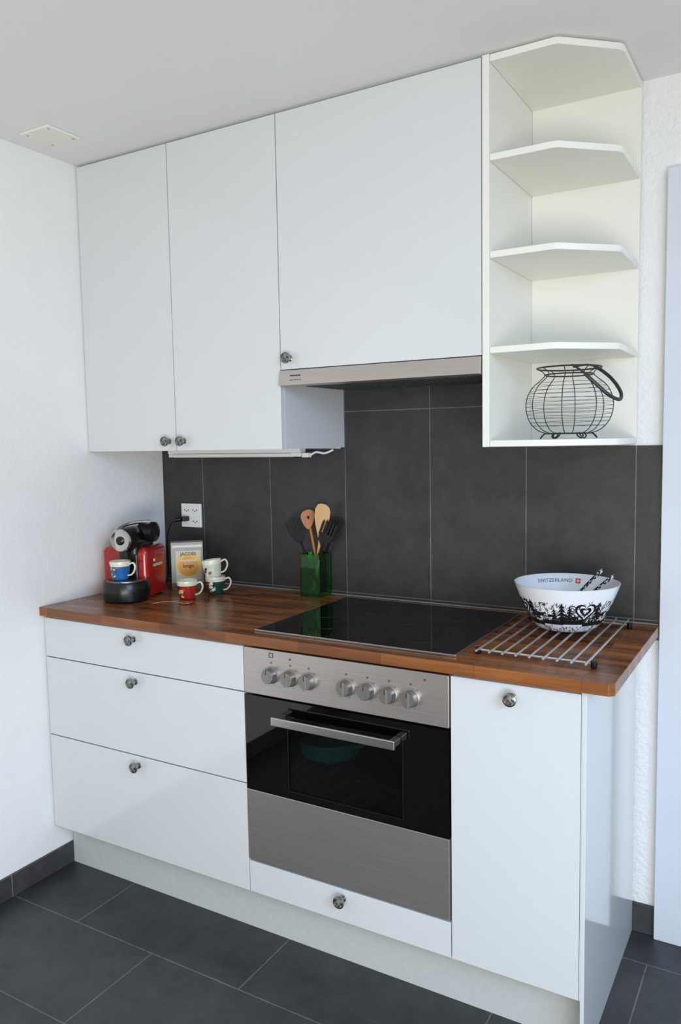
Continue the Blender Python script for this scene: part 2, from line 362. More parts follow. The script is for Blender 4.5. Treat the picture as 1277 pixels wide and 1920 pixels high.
# teal dish in the oven
o=(0.98,-0.42,0.5325); c=thing('casserole_dish',o,'small round teal enamel dish on the oven rack','dish')
bm=B(); lathe(bm,[(0,0),(0.065,0),(0.082,0.012),(0.088,0.055),(0.091,0.056),(0.085,0.054),(0.079,0.015),(0.06,0.005),(0,0.005)],36); part('bowl',bm,teal,c,smooth=True)
for s in(-1,1):
    bm=B(); tube(bm,spline([(s*0.086,-0.025,0.048),(s*0.108,-0.018,0.05),(s*0.108,0.018,0.05),(s*0.086,0.025,0.048)],5),0.005,8); part('handle',bm,teal,c,smooth=True)

# ------------------------------------------------------------ cooktop
o=(1.11,-0.3,WT); c=thing('cooktop',o,'black glass ceramic cooktop with thin steel frame','cooktop')
hx0,hx1,hy0,hy1=0.826,1.416,-0.556,-0.047
bm=B(); z0=WT+0.0003; z1=WT+0.0055; t=0.005
for a in((hx0,hx1,hy0,hy0+t),(hx0,hx1,hy1-t,hy1),(hx0,hx0+t,hy0+t,hy1-t),(hx1-t,hx1,hy0+t,hy1-t)): box(bm,*a,z0,z1)
part('frame',bm,steel2,c,off=o,bevel=0.001)
bm=B(); box(bm,hx0+t,hx1-t,hy0+t,hy1-t,z0,z1-0.0005); g=part('glass',bm,blackglass,c,off=o)
for x,y,r in((0.962,-0.405,0.072),(1.245,-0.400,0.098),(0.965,-0.175,0.090),(1.245,-0.160,0.072)):
    bm=B(); lathe(bm,[(r-0.0008,0),(r+0.0008,0),(r+0.0008,0.0003),(r-0.0008,0.0003)],64,Matrix.Translation((x,y,z1-0.0004)),loop=True)
    part('cooking_zone_ring',bm,ringm,g,off=o)

# ------------------------------------------------------------ wall cabinets
UD=-0.3697; UT=0.018; ZB=1.3968; ZT=2.3374
def wallcab(x0,x1,zb,bodyz,label,kx,kz,x1b=None):
    o=((x0+x1)/2,-0.18,bodyz); c=thing('wall_cabinet',o,label,'cabinet',group='wall cabinets above the worktop')
    bm=B(); carcass(bm,x0+0.0006,x1-0.0006,UD+UT+0.001,-0.009,bodyz,ZT-0.001); part('body',bm,gloss,c,off=o)
    bm=B(); box(bm,x0+0.0015,x1-0.0015,UD,UD+UT,zb,ZT-0.002); d=part('door',bm,gloss,c,off=o,bevel=0.0012)
    knob(d,(kx-o[0],UD-o[1],kz-o[2]))
wallcab(0.002,0.3985,ZB,ZB+0.001,'glossy white wall cabinet beside the plaster wall',0.370,1.427)
wallcab(0.3985,0.8050,ZB,ZB+0.001,'glossy white wall cabinet beside the range hood',0.432,1.427)
wallcab(0.8050,1.4145,1.6255,1.631,'wide glossy white wall cabinet above the range hood',0.838,1.656)

# ------------------------------------------------------------ hood
o=(1.11,-0.18,1.578); c=thing('range_hood',o,'slim stainless steel built-in range hood','range hood')
bm=B(); box(bm,0.8075,1.4135,-0.350,-0.0095,1.588,1.628); part('body',bm,mat('hood_grey',(120,122,124),0.45),c,off=o)
bm=B(); prism(bm,[(-0.384,1.579),(-0.350,1.577),(-0.350,1.6225),(-0.378,1.6225)],0.8065,1.4140,0,Matrix(((0,0,1,0),(1,0,0,0),(0,1,0,0),(0,0,0,1)))); fr=part('front_strip',bm,steel,c,off=o,bevel=0.0012)
bm=B()
for i in range(4): box(bm,0.846+i*0.009,0.852+i*0.009,-0.3826,-0.381,1.6045,1.6075)
for i in range(5): box(bm,0.846+i*0.008,0.850+i*0.008,-0.3836,-0.382,1.593,1.5948)
part('printed_markings',bm,inkb,fr,off=o)
bm=B()
box(bm,0.850,1.370,-0.335,-0.05,1.5795,1.5878)
for i in range(24): box(bm,0.862+i*0.0212,0.866+i*0.0212,-0.325,-0.06,1.5775,1.5795)
part('filter_grille',bm,mat('filter_metal',(110,112,114),0.4,metal=0.6),c,off=o)

# ------------------------------------------------------------ corner shelf unit
o=(1.57,-0.18,ZB); c=thing('corner_shelf_unit',o,'white open shelf unit with angled shelves at the cabinet end','shelf unit')
bm=B(); box(bm,1.4160,1.4340,-0.3725,-0.009,ZB,ZT); part('side_panel',bm,shelfw,c,off=o,bevel=0.0012)
bm=B(); box(bm,1.4342,1.7225,-0.022,-0.009,ZB+0.0,ZT); part('back_panel',bm,shelfw,c,off=o,bevel=0.001)
for z in(1.3970,1.6280,1.8590,2.0900,2.3205):
    bm=B(); prism(bm,[(1.4343,-0.0225),(1.4343,-0.3700),(1.588,-0.3700),(1.600,-0.3665),(1.716,-0.259),(1.7225,-0.245),(1.7225,-0.0225)],z,z+0.0165)
    part('shelf',bm,shelfw,c,off=o,bevel=0.002)

# under-cabinet lamp
o=(0.44,-0.10,1.372); c=thing('under_cabinet_lamp',o,'slim white tube lamp fixed under the wall cabinets','lamp')
bm=B(); box(bm,0.13,0.70,-0.118,-0.082,1.383,1.3978); box(bm,0.13,0.145,-0.114,-0.086,1.370,1.383); box(bm,0.66,0.70,-0.114,-0.086,1.370,1.383); part('housing',bm,plasticw,c,off=o,bevel=0.002)
bm=B(); cyl(bm,(0.145,-0.10,1.3755),(0.66,-0.10,1.3755),0.007,14); part('tube',bm,white,c,off=o,smooth=True)
bm=B(); tube(bm,spline([(0.70,-0.10,1.38),(0.725,-0.10,1.374),(0.745,-0.09,1.384),(0.765,-0.07,1.380),(0.785,-0.05,1.390)],6),0.0035,8); box(bm,0.703,0.728,-0.110,-0.092,1.368,1.382); part('cable',bm,plasticw,c,off=o,smooth=True)

# ------------------------------------------------------------ socket, plug
o=(0.142,-0.008,1.106); c=thing('wall_socket',o,'white triple power socket on the dark tiles','socket')
bm=B(); box(bm,0.095,0.189,-0.019,-0.0083,1.107,1.196); pl=part('cover_plate',bm,plasticw,c,off=o,bevel=0.003)
for X,Z in((0.122,1.172),(0.162,1.172),(0.162,1.130)):
    bm=B()
    for dx,dz in((-0.009,0),(0.009,0),(0,-0.005)):
        M=Matrix.Translation((X+dx,-0.019,Z+dz))@Matrix.Rotation(math.pi/2,4,'X'); lathe(bm,[(0.0024,0),(0.0024,0.0006),(0,0.0006)],12,M)
    part('outlet',bm,inkb,pl,off=o)
o=(0.118,-0.03,1.14); c=thing('power_plug',o,'black power plug and cable in the wall socket','plug')
bm=B(); box(bm,0.102,0.136,-0.052,-0.0198,1.131,1.149); cyl(bm,(0.119,-0.05,1.140),(0.104,-0.070,1.136),0.0065,12); part('plug_body',bm,blackpl,c,off=o,bevel=0.003)
bm=B(); tube(bm,spline([(0.106,-0.067,1.137),(0.093,-0.078,1.122),(0.078,-0.08,1.08),(0.070,-0.075,1.03),(0.066,-0.07,0.96),(0.075,-0.09,0.910),(0.095,-0.14,0.9065)],8),0.0032,8); part('cable',bm,blackpl,c,off=o,smooth=True)

# ------------------------------------------------------------ coffee machine
CMX,CMY,CMA=0.1545,-0.308,math.radians(14)
o=(CMX,CMY,WT+0.0003); c=thing('coffee_machine',o,'red and black capsule coffee machine with chrome front','coffee machine',rz=CMA)
def rbox(w0,w1,y0,y1,r,n=6):
    pts=[]
    for cx,cy,a0 in((w1-r,y1-r,0),(w0+r,y1-r,90),(w0+r,y0+r,180),(w1-r,y0+r,270)):
        for k in range(n+1):
            a=math.radians(a0+90*k/n); pts.append((cx+r*math.cos(a),cy+r*math.sin(a)))
    return pts
def pill(bm,w0,w,y0,y1,r,z0,z1,top,mi=0,n=6):   # rounded box with softly domed top edge
    rings=[]
    lv=[(z0,0),(z0+(z1-z0)*0.5,0),(z1-top,0)]+[(z1-top+top*math.sin(math.pi/2*k/6),top*(1-math.cos(math.pi/2*k/6))) for k in range(1,7)]
    for z,ins in lv: rings.append([bm.verts.new(Vector((p[0],p[1],z))) for p in rbox(w0+ins,w-ins,y0+ins,y1-ins,max(0.004,r-ins*0.6),n)])
    face(bm,rings[0][::-1],mi); face(bm,rings[-1],mi)
    for a,b_ in zip(rings,rings[1:]):
        m_=len(a)
        for k in range(m_): face(bm,[a[k],a[(k+1)%m_],b_[(k+1)%m_],b_[k]],mi)
bm=B(); pill(bm,-0.112,0.062,-0.052,0.085,0.020,0.006,0.172,0.020); part('body',bm,redm,c,smooth=True,label='glossy red plastic housing')
bm=B(); prism(bm,rbox(-0.040,0.030,-0.057,-0.01,0.010),0.01,0.150); prism(bm,rbox(-0.095,0.05,-0.02,0.078,0.02),0,0.006)
part('column',bm,blackpl,c,bevel=0.004)
bm=B(); DX=0.000; M=Matrix.Translation((DX,-0.084,0)); lathe(bm,[(0,0.0),(0.070,0.0),(0.076,0.006),(0.078,0.03),(0.077,0.060),(0.073,0.067),(0.066,0.0675),(0.066,0.064),(0,0.064)],48,M); dt=part('drip_tray',bm,blackpl,c,smooth=True)
bm=B(); lathe(bm,[(0.065,0.0645),(0.065,0.069),(0.061,0.0695),(0,0.0695)],40,M)
for i in range(-5,6):
    h=math.sqrt(max(0,0.058**2-(i*0.0105)**2)); box(bm,DX+i*0.0105-0.0014,DX+i*0.0105+0.0014,-0.084-h,-0.084+h,0.0692,0.0699,1)
part('grille',bm,[steel2,blackpl],dt,smooth=True)
bm=B(); M=Matrix.Translation((-0.004,0.050,0.200))@Matrix.Rotation(math.pi/2,4,'X')
lathe(bm,[(0,0),(0.030,0),(0.038,0.01),(0.041,0.10),(0.041,0.133),(0.037,0.146),(0.034,0.148)],36,M); box(bm,-0.018,0.010,-0.088,-0.058,0.140,0.178)
prism(bm,rbox(-0.040,0.032,-0.062,0.06,0.02),0.150,0.186)
hd=part('head',bm,blackpl,c,smooth=True)
bm=B(); lathe(bm,[(0.034,0.146),(0.038,0.151),(0.034,0.156),(0.022,0.152),(0.015,0.1525)],36,M); lathe(bm,[(0.0,0.161),(0.010,0.160),(0.0145,0.156),(0.015,0.1525)],30,M,1)
part('chrome_ring',bm,[chrome,blackpl],hd,smooth=True)
bm=B()
M=Matrix.Translation((0.006,0.015,0.218))@Matrix.Rotation(math.pi/2,4,'Y')
prof=[(0,0)]
for i in range(12): prof+=[(0.034,0.002+i*0.0045),(0.0315,0.0042+i*0.0045)]
prof+=[(0.024,0.057),(0,0.058)]
lathe(bm,prof,32,M); part('lever_hinge',bm,blackpl,c,smooth=True)
bm=B(); tube(bm,spline([(-0.040,-0.083,0.212),(-0.041,-0.050,0.235),(-0.026,-0.015,0.247),(0.008,0.003,0.253),(0.047,0.011,0.254)],7),[0.006]*29,10,flat=1.6); part('lever',bm,chrome,c,smooth=True,label='chrome lever handle')
bm=B(); text(bm,'NESPRESSO',0.0125,lambda x,y:Vector((0.0625,0.018+x,0.106+y)),0,0.0003); lathe(bm,[(0.0055,0),(0.0055,0.0008),(0,0.0008)],14,Matrix.Translation((0.062,-0.004,0.124))@Matrix.Rotation(math.pi/2,4,'Y'))
part('printed_lettering',bm,inkw,c,norm=False)

# ------------------------------------------------------------ cups
def cup(loc,rgb,rz,label,group,tilt=0.0,accent=(228,214,170)):
    c=thing('espresso_cup',loc,label,'cup',rz=rz,group=group)
    if tilt: c.rotation_euler=(tilt*0.4,tilt,rz)
    R=lambda z:0.0255+0.0095*(z/0.062)**0.8
    cm=mat('cup_glaze',rgb,0.2,var=0.10,vscale=60)
    bm=B(); prof=[(0,0.003),(0.020,0.003),(0.0215,0),(0.0245,0.0005)]+[(R(z),z) for z in(0.004,0.012,0.022,0.034,0.046)]
    lathe(bm,prof,36,I4,0)
    lathe(bm,[(R(0.046),0.046),(R(0.05),0.050),(R(0.060),0.060),(R(0.062)-0.0008,0.0622),(R(0.060)-0.0028,0.060),(R(0.03)-0.003,0.03),(0.020,0.008),(0,0.006)],36,I4,1)
    bmesh.ops.remove_doubles(bm,verts=bm.verts[:],dist=1e-6); bd=part('body',bm,[cm,cream],c,smooth=True)
    bm=B(); tube(bm,spline([(R(0.05)-0.001,0,0.051),(0.047,0,0.056),(0.054,0,0.044),(0.050,0,0.028),(0.040,0,0.017),(R(0.014)-0.001,0,0.014)],6),0.0032,8,flat=1.5); part('handle',bm,cream,c,smooth=True)
    rnd=random.Random(int(sum(rgb)))
    pm=[mat('paint_a',accent,0.3),mat('paint_b',(240,234,220),0.3),mat('paint_c',(52,48,44),0.3),mat('paint_d',(190,90,60),0.3)]
    def wp(a,z): r=R(z)+0.0004; return Vector((r*math.cos(a),r*math.sin(a),z))
    for base in(-math.pi/2-0.55,-math.pi/2+2.4):
        bm=B()
        for q_ in range(16):
            da=rnd.uniform(-0.7,0.7); dz=rnd.uniform(0.010,0.044); ra=rnd.uniform(0.07,0.22); rz_=rnd.uniform(0.002,0.0065); mi=rnd.randrange(4)
            n=10; e=0.00005*(q_+1)
            def W(a,z): p=wp(a,min(0.047,max(0.004,z))); return p+Vector((p.x,p.y,0)).normalized()*e
            cc=bm.verts.new(W(base+da,dz)); ring=[bm.verts.new(W(base+da+ra*(1+0.3*rnd.uniform(-1,1))*math.cos(2*math.pi*k/n),dz+rz_*(1+0.3*rnd.uniform(-1,1))*math.sin(2*math.pi*k/n))) for k in range(n)]
            for k in range(n): face(bm,[cc,ring[k],ring[(k+1)%n]],mi)
        part('painted_picture',bm,pm,bd)
    return c
gp='small espresso cups by the coffee machine'
ca=math.cos(CMA); sa=math.sin(CMA)
lx,ly=-0.014,-0.094
cup((CMX+lx*ca-ly*sa,CMY+lx*sa+ly*ca,WT+0.0704),(38,98,160),math.radians(18),'small blue espresso cup on the coffee machine tray',gp,accent=(220,190,60))
cup((0.348,-0.285,WT+0.0003),(170,42,36),math.radians(22),'small red espresso cup with cream rim on the worktop',gp,accent=(228,200,140))
cup((0.382,-0.180,WT+0.0003),(30,66,56),math.radians(28),'dark green espresso cup at the bottom of a stack',gp,accent=(216,200,150))
cup((0.3775,-0.183,WT+0.0575),(206,212,192),math.radians(32),'pale green patterned espresso cup stacked tilted on another cup',gp,tilt=math.radians(-7),accent=(90,130,100))

# ------------------------------------------------------------ coffee box
o=(0.219,-0.134,WT+0.0003); c=thing('coffee_capsule_box',o,'grey cardboard coffee box with orange roundel','box',rz=math.radians(40.6))
bm=B(); box(bm,-0.056,0.056,-0.025,0.025,0,0.168); bx=part('carton',bm,mat('grey_card',(150,148,143),0.4,var=0.14,vscale=14),c,bevel=0.001)
bm=B(); f=lambda X,Z,d=0.0256:(lambda x,y:Vector((X+x,-d,Z+y)))
def disc(bm,X,Z,r,mi,d,sx=1.0):
    M=Matrix.Translation((X,-0.025,Z))@Matrix.Rotation(math.pi/2,4,'X')@Matrix.Scale(sx,4,(1,0,0)); lathe(bm,[(r,0),(r,d),(0,d)],32,M,mi)
box(bm,-0.040,0.048,-0.0254,-0.0251,0.034,0.138,3)
disc(bm,0.004,0.088,0.042,1,0.0006,1.0); disc(bm,0.004,0.082,0.035,2,0.0008)
box(bm,-0.056,0.056,-0.0255,-0.0251,0.002,0.024,4); box(bm,-0.050,0.052,-0.0255,-0.0251,0.150,0.158,5)
text(bm,'JACOBS',0.016,f(0.004,0.126,0.0262),0,0.0004); text(bm,'momente',0.0145,f(0.004,0.104,0.0262),5,0.0002); text(bm,'lungo',0.018,f(0.004,0.084,0.0262),0,0.0005)
for k in range(3): disc(bm,-0.040+k*0.012,0.012,0.004,0,0.0008)
part('printed_label',bm,[inkb,mat('label_yellow',(222,176,70),0.4),mat('label_gold',(216,146,40),0.4),mat('label_cream',(196,188,160),0.4),mat('label_brown',(90,74,60),0.4),mat('label_pale',(216,212,200),0.4)],bx,norm=False)

# ------------------------------------------------------------ spoon
o=(0.372,-0.384,WT+0.0005); bm=B()
pts=[]
n=24
for i in range(n+1):
    s=i/n; x=-0.065+0.13*s
    if s<0.68: w=0.0042-0.0016*min(1,s/0.5); z=0.004+0.006*math.sin(math.pi*s/0.68)
    else:
        q=(s-0.68)/0.32; w=0.0026+0.0115*math.sin(math.pi*min(1,q*0.92+0.04))**0.7; z=0.004-0.0028*math.sin(math.pi*q)
    pts.append((x,w,z))
rows=[]
for x,w,z in pts:
    row=[]
    for k in range(7):
        u=-1+2*k/6; row.append(bm.verts.new(Vector((x,u*w,z+0.0022*(u*u)*(w/0.014)))))
    rows.append(row)
for a,b_ in zip(rows,rows[1:]):
    for k in range(6): face(bm,[a[k],a[k+1],b_[k+1],b_[k]])
sp=part('teaspoon',bm,chrome,None,loc=o,smooth=True); sp.rotation_euler=(0,0,math.radians(38))
so=sp.modifiers.new('s','SOLIDIFY'); so.thickness=0.0012; so.offset=1
tag(sp,'small polished steel teaspoon lying on the worktop','spoon')

# ------------------------------------------------------------ utensil holder + utensils
VX,VY=0.709,-0.050; o=(VX,VY,WT+0.0003)
bm=B(); h=0.0385; t=0.004
a=[(-h,-h),(h,-h),(h,h),(-h,h)]; k_=h-t; b_=[(-k_,-k_),(k_,-k_),(k_,k_),(-k_,k_)]
vo0=[bm.verts.new((p[0],p[1],0)) for p in a]; vo1=[bm.verts.new((p[0],p[1],0.142)) for p in a]; vi1=[bm.verts.new((p[0],p[1],0.142)) for p in b_]; vi0=[bm.verts.new((p[0],p[1],0.009)) for p in b_]
face(bm,vo0[::-1]); face(bm,vi0)
for i in range(4):
    j=(i+1)%4; face(bm,[vo0[i],vo0[j],vo1[j],vo1[i]]); face(bm,[vo1[i],vo1[j],vi1[j],vi1[i]]); face(bm,[vi1[i],vi1[j],vi0[j],vi0[i]])
tag(part('utensil_holder',bm,gglass,None,loc=o,bevel=0.001),'square green glass vase holding cooking utensils','utensil holder')
cam=Vector((2.118,-2.2759,1.4171))
def orient(base,tip):
    z=(Vector(tip)-Vector(base)).normalized(); y=-(cam-Vector(tip)); y=(y-z*y.dot(z)).normalized(); x=y.cross(z)
    return Matrix(((x.x,y.x,z.x,base[0]),(x.y,y.y,z.y,base[1]),(x.z,y.z,z.z,base[2]),(0,0,0,1)))
XZ=Matrix(((1,0,0,0),(0,0,1,0),(0,1,0,0),(0,0,0,1)))  # poly (x,z) prism along y
def ell(cx,cz,rx,rz,n=24,p=1.0):
    return [(cx+rx*math.cos(2*math.pi*k/n),cz+rz*math.sin(2*math.pi*k/n)) for k in range(n)]
def utensil(name,label,base,tip,kind,m,bend=0.0):
    base=Vector(base); tip=Vector(tip); L=(tip-base).length
    M=orient(base,tip); c=thing(name,base,label,'kitchen utensil'); c.matrix_world=M
    bm=B()
    if kind=='spatula':   # rounded wide wooden turner
        out=[(-0.008,L-0.115),(-0.012,L-0.10),(-0.020,L-0.075),(-0.0265,L-0.045),(-0.027,L-0.020),(-0.020,L-0.004),(-0.008,L),(0.006,L-0.002),(0.018,L-0.010),(0.024,L-0.025),(0.024,L-0.05),(0.018,L-0.078),(0.011,L-0.10),(0.008,L-0.115)]
        prism(bm,out,-0.0035,0.0035,0,XZ)
    elif kind=='holed':
        n=28; ocz=L-0.034
        outer=[]
        for k in range(n):
            t_=2*math.pi*k/n; s_=math.sin(t_); outer.append((0.031*math.cos(t_)*(0.74+0.26*s_)+0.004*s_-0.002,ocz+(0.028 if s_>0 else 0.038)*s_))
        inner=[(0.004*math.cos(2*math.pi*k/n),ocz+0.002+0.006*math.sin(2*math.pi*k/n)) for k in range(n)]
        V=[[bm.verts.new(Vector((p[0],y,p[1]))) for p in P] for P in(outer,inner) for y in(-0.003,0.003)]
        for k in range(n):
            j=(k+1)%n
            face(bm,[V[0][k],V[0][j],V[2][j],V[2][k]]); face(bm,[V[1][k],V[1][j],V[3][j],V[3][k]])
            face(bm,[V[0][k],V[0][j],V[1][j],V[1][k]]); face(bm,[V[2][k],V[2][j],V[3][j],V[3][k]])
    else:                # tined black tool
        prism(bm,[(-0.007,L-0.095),(-0.020,L-0.078),(-0.026,L-0.055),(0.026,L-0.055),(0.020,L-0.078),(0.007,L-0.095)],-0.0015,0.0015,0,XZ)
        for k in range(5):
            x=-0.0218+k*0.0109
            prism(bm,[(x-0.0036,L-0.056),(x-0.0036-0.0005,L-0.010-0.004*abs(k-2)),(x,L-0.004*abs(k-2)),(x+0.0036,L-0.010-0.004*abs(k-2)),(x+0.0036,L-0.056)],-0.0015,0.0015,0,XZ)
    part('blade',bm,m,c,bevel=0.0008)
    bm=B(); hl=L-(0.105 if kind=='spatula' else 0.068 if kind=='holed' else 0.088)
    tube(bm,[(0,0,0.0),(0,0,hl*0.5),(0,0,hl)],[0.0062,0.0055,0.0050] if m in(woodlt,woodmd) else [0.006,0.005,0.0035],10); part('handle',bm,m,c,smooth=True)
zb=WT+0.018
utensil('serving_fork','black plastic tined server in the green vase',(0.735,-0.068,zb),(0.632,-0.076,1.168),'fork',blackmatt)
utensil('wooden_spoon','reddish wooden spoon with a hole in the green vase',(0.724,-0.036,zb),(0.668,-0.036,1.195),'holed',woodmd)
utensil('wooden_spatula','pale beech wooden spatula in the green vase',(0.703,-0.052,zb),(0.754,-0.062,1.214),'spatula',woodlt)
utensil('serving_fork','black plastic tined fork with spread tines in the green vase',(0.684,-0.075,zb),(0.780,-0.056,1.163),'fork',blackmatt)
utensil('serving_fork','black plastic fork leaning behind the wooden spatula',(0.684,-0.022,zb),(0.786,-0.024,1.172),'fork',blackmatt)

# ------------------------------------------------------------ trivet
o=(1.59,-0.29,WT); c=thing('trivet',o,'steel rod trivet with black feet on the worktop','trivet')
bm=B(); zr=WT+0.0165
for i in range(9):
    x=1.460+i*0.0318; cyl(bm,(x,-0.535,zr),(x,-0.048,zr),0.0029,10)
part('rod_grid',bm,rodst,c,off=o,smooth=True)
for y in(-0.500,-0.085):
    bm=B(); cyl(bm,(1.450,y,zr-0.0060),(1.726,y,zr-0.0060),0.0031,10)
    part('cross_bar',bm,rodst,c,off=o,smooth=True)
for x in(1.452,1.724):
    for y in(-0.500,-0.085):
        bm=B(); lathe(bm,[(0,0.0003),(0.0065,0.0003),(0.0075,0.004),(0.0075,0.014),(0.005,0.0165),(0,0.0165)],16,Matrix.Translation((x,y,WT))); part('foot',bm,blackpl,c,off=o,smooth=True)

# ------------------------------------------------------------ bowl
BX,BY,BZ=1.588,-0.212,WT+0.0197
c=thing('salad_bowl',(BX,BY,BZ),'white bowl with black paper-cut alpine pattern on the trivet','bowl')
BH=0.118
def RO(z):
    t=max(0,min(1,z/BH)); return 0.070+0.064*(t**0.66)
bm=B()
prof=[(0,0.004),(0.055,0.004),(0.057,0.0),(0.066,0.0)]+[(RO(z),z) for z in(0.002,0.008,0.018,0.032,0.05,0.07,0.09,0.105,BH-0.002)]+[(0.1345,BH+0.001),(0.1320,BH+0.0015),(0.1300,BH-0.001)]+[(RO(z)-0.004,z+0.001) for z in(0.105,0.09,0.07,0.05,0.032,0.018)]+[(0.06,0.008),(0,0.0065)]
lathe(bm,prof,72); bw=part('shell',bm,mat('white_melamine_ware',(230,232,236),0.2,var=0.01),c,smooth=True)
bm=B()
def P(a,z,e=0.0006): r=RO(z)+e; return Vector((r*math.cos(a),r*math.sin(a),z))
def poly(pts,a0,z0,mi=0):
    face(bm,[bm.verts.new(P(a0+x/0.112,z0+z)) for x,z in pts],mi)
rnd=random.Random(3)
def rect(a0,z0,x0,x1,za,zb_): poly([(x0,za),(x1,za),(x1,zb_),(x0,zb_)],a0,z0)
def tree(a,z,s):
    for k in range(4):
        w=s*(0.5-0.10*k); zz=z+s*(0.15+0.30*k); poly([(-w,0),(0,0.08*s),(0,s*0.42)],a,zz); poly([(w,0),(0,s*0.42),(0,0.08*s)],a,zz)
    rect(a,z,-0.05*s,0.05*s,0,0.3*s)
def ring(a,z,r,w,st=0,en=2*math.pi,n=12):
    for k in range(n):
        t0=st+(en-st)*k/n; t1=st+(en-st)*(k+1)/n
        poly([(r*math.cos(t0),r*math.sin(t0)),((r+w)*math.cos(t0),(r+w)*math.sin(t0)),((r+w)*math.cos(t1),(r+w)*math.sin(t1)),(r*math.cos(t1),r*math.sin(t1))],a,z)
def heart(a,z,s,w):
    pts=[]
    for k in range(28):
        t=2*math.pi*k/28; pts.append((s*0.062*16*math.sin(t)**3,s*0.062*(13*math.cos(t)-5*math.cos(2*t)-2*math.cos(3*t)-math.cos(4*t))))
    for k in range(28):
        p,q=pts[k],pts[(k+1)%28]; g=1-w; poly([p,q,(q[0]*g,q[1]*g),(p[0]*g,p[1]*g)],a,z)
def cow(a,z,s):
    rect(a,z,-0.5*s,0.4*s,0.35*s,0.75*s)
    for x in(-0.45,-0.25,0.2,0.35): rect(a,z,x*s-0.04*s,x*s+0.04*s,0,0.4*s)
    poly([(0.35*s,0.6*s),(0.7*s,0.7*s),(0.65*s,0.9*s),(0.35*s,0.8*s)],a,z); rect(a,z,-0.56*s,-0.5*s,0.3*s,0.7*s)
N=12
for i in range(N):
    a=2*math.pi*i/N+0.15
    for k in range(8):     # uneven ground band
        aa=a+k*2*math.pi/N/8; hgt=0.010+0.005*rnd.random(); poly([(0,0),(0.0095,0),(0.0095,hgt*rnd.uniform(0.6,1)),(0.004,hgt*1.2),(0,hgt)],aa,0.022+0.004*math.sin(3*a))
    for k in range(16): ring(a+rnd.uniform(0,0.52),0.004+0.018*rnd.random(),0.0014,0.0012,n=6)
    for k in range(46): ring(a+rnd.uniform(0,0.52),rnd.uniform(0.036,0.086),rnd.uniform(0.0010,0.0038),0.0012,rnd.uniform(0,3),rnd.uniform(4,7),n=7)
    typ=i%3
    if typ==0:
        tree(a,0.032,0.036); tree(a+0.17,0.034,0.028); tree(a-0.17,0.034,0.024); tree(a+0.09,0.032,0.018); cow(a+0.30,0.036,0.018)
    elif typ==1:
        heart(a,0.062,0.028,0.22); heart(a,0.062,0.015,0.5); ring(a+0.30,0.068,0.009,0.0022,0.5,5.2); ring(a-0.30,0.068,0.009,0.0022,-2,2.7); ring(a+0.28,0.048,0.006,0.002); ring(a-0.28,0.048,0.006,0.002); ring(a+0.30,0.068,0.0035,0.0022); ring(a-0.30,0.068,0.0035,0.0022)
        for k in range(6): tree(a-0.25+0.1*k,0.030,0.012)
    else:
        cow(a,0.036,0.024); cow(a+0.27,0.038,0.018); tree(a-0.22,0.034,0.036); tree(a-0.12,0.032,0.022); ring(a+0.1,0.074,0.007,0.0022,0,4); ring(a-0.05,0.072,0.004,0.002,2,6)
part('papercut_pattern',bm,inkb,bw,norm=False)
bm=B(); a0=math.radians(133-13)
def fin(x,y,e=0.0):
    z=0.101+y; r=RO(z)-0.0048-e; a=a0-x/0.124; return Vector((r*math.cos(a),r*math.sin(a),z))
text(bm,'SWITZERLAND',0.0130,lambda x,y:fin(x*1.12,y),0,0.0001)
def fq(x0,x1,z0,z1,mi,e): 
    face(bm,[bm.verts.new(fin(x,y,e)) for x,y in((x0,z0),(x1,z0),(x1,z1),(x0,z1))],mi)
fq(0.058,0.071,-0.0065,0.0065,1,0.0002); fq(0.0634,0.0656,-0.0045,0.0045,2,0.0006); fq(0.0600,0.0690,-0.0011,0.0011,2,0.0007)
part('printed_lettering',bm,[mat('grey_ink',(78,80,86),0.4),inkr,inkw],bw,norm=False)
def spk():
    m,nt,b=newmat('black_white_print'); L=nt.links.new
    tc=nt.nodes.new('ShaderNodeTexCoord'); n=nt.nodes.new('ShaderNodeTexVoronoi'); n.inputs['Scale'].default_value=330; L(tc.outputs['Object'],n.inputs['Vector'])
    r=nt.nodes.new('ShaderNodeValToRGB'); r.color_ramp.interpolation='CONSTANT'; r.color_ramp.elements[0].color=lin((30,30,34)); r.color_ramp.elements[1].position=0.60; r.color_ramp.elements[1].color=lin((200,202,206))
    sp_=nt.nodes.new('ShaderNodeSeparateColor'); L(n.outputs['Color'],sp_.inputs[0]); L(sp_.outputs[0],r.inputs['Fac']); L(r.outputs['Color'],b.inputs['Base Color']); b.inputs['Roughness'].default_value=0.25
    return m
spm=spk()
for (dx0,dy0,dx1,dy1,z1_) in ((-0.030,-0.035,0.076,0.074,0.146),(-0.015,-0.052,0.112,0.040,0.138)):
    b0=Vector((BX+dx0,BY+dy0,BZ+0.022)); b1=Vector((BX+dx1,BY+dy1,BZ+z1_))
    c=thing('salad_server',b0,'salad server with black and white printed handle in bowl','salad server',group='pair of salad servers in the bowl'); 
    z=(b1-b0).normalized(); y=Vector((0,0,1)); y=(y-z*y.dot(z)).normalized(); x=y.cross(z); c.matrix_world=Matrix(((x.x,y.x,z.x,b0.x),(x.y,y.y,z.y,b0.y),(x.z,y.z,z.z,b0.z),(0,0,0,1)))
    L_=(b1-b0).length
    bm=B(); tube(bm,[(0,0,0.05),(0,0,0.09),(0,0,L_-0.03),(0,0,L_-0.008),(0,0,L_)],[0.0035,0.005,0.0075,0.0075,0.004],12,flat=0.5); part('handle',bm,spm,c,smooth=True)
    bm=B(); prism(bm,ell(0,0.03,0.018,0.030),-0.0015,0.0015,0,XZ); part('blade',bm,white,c,bevel=0.0008)

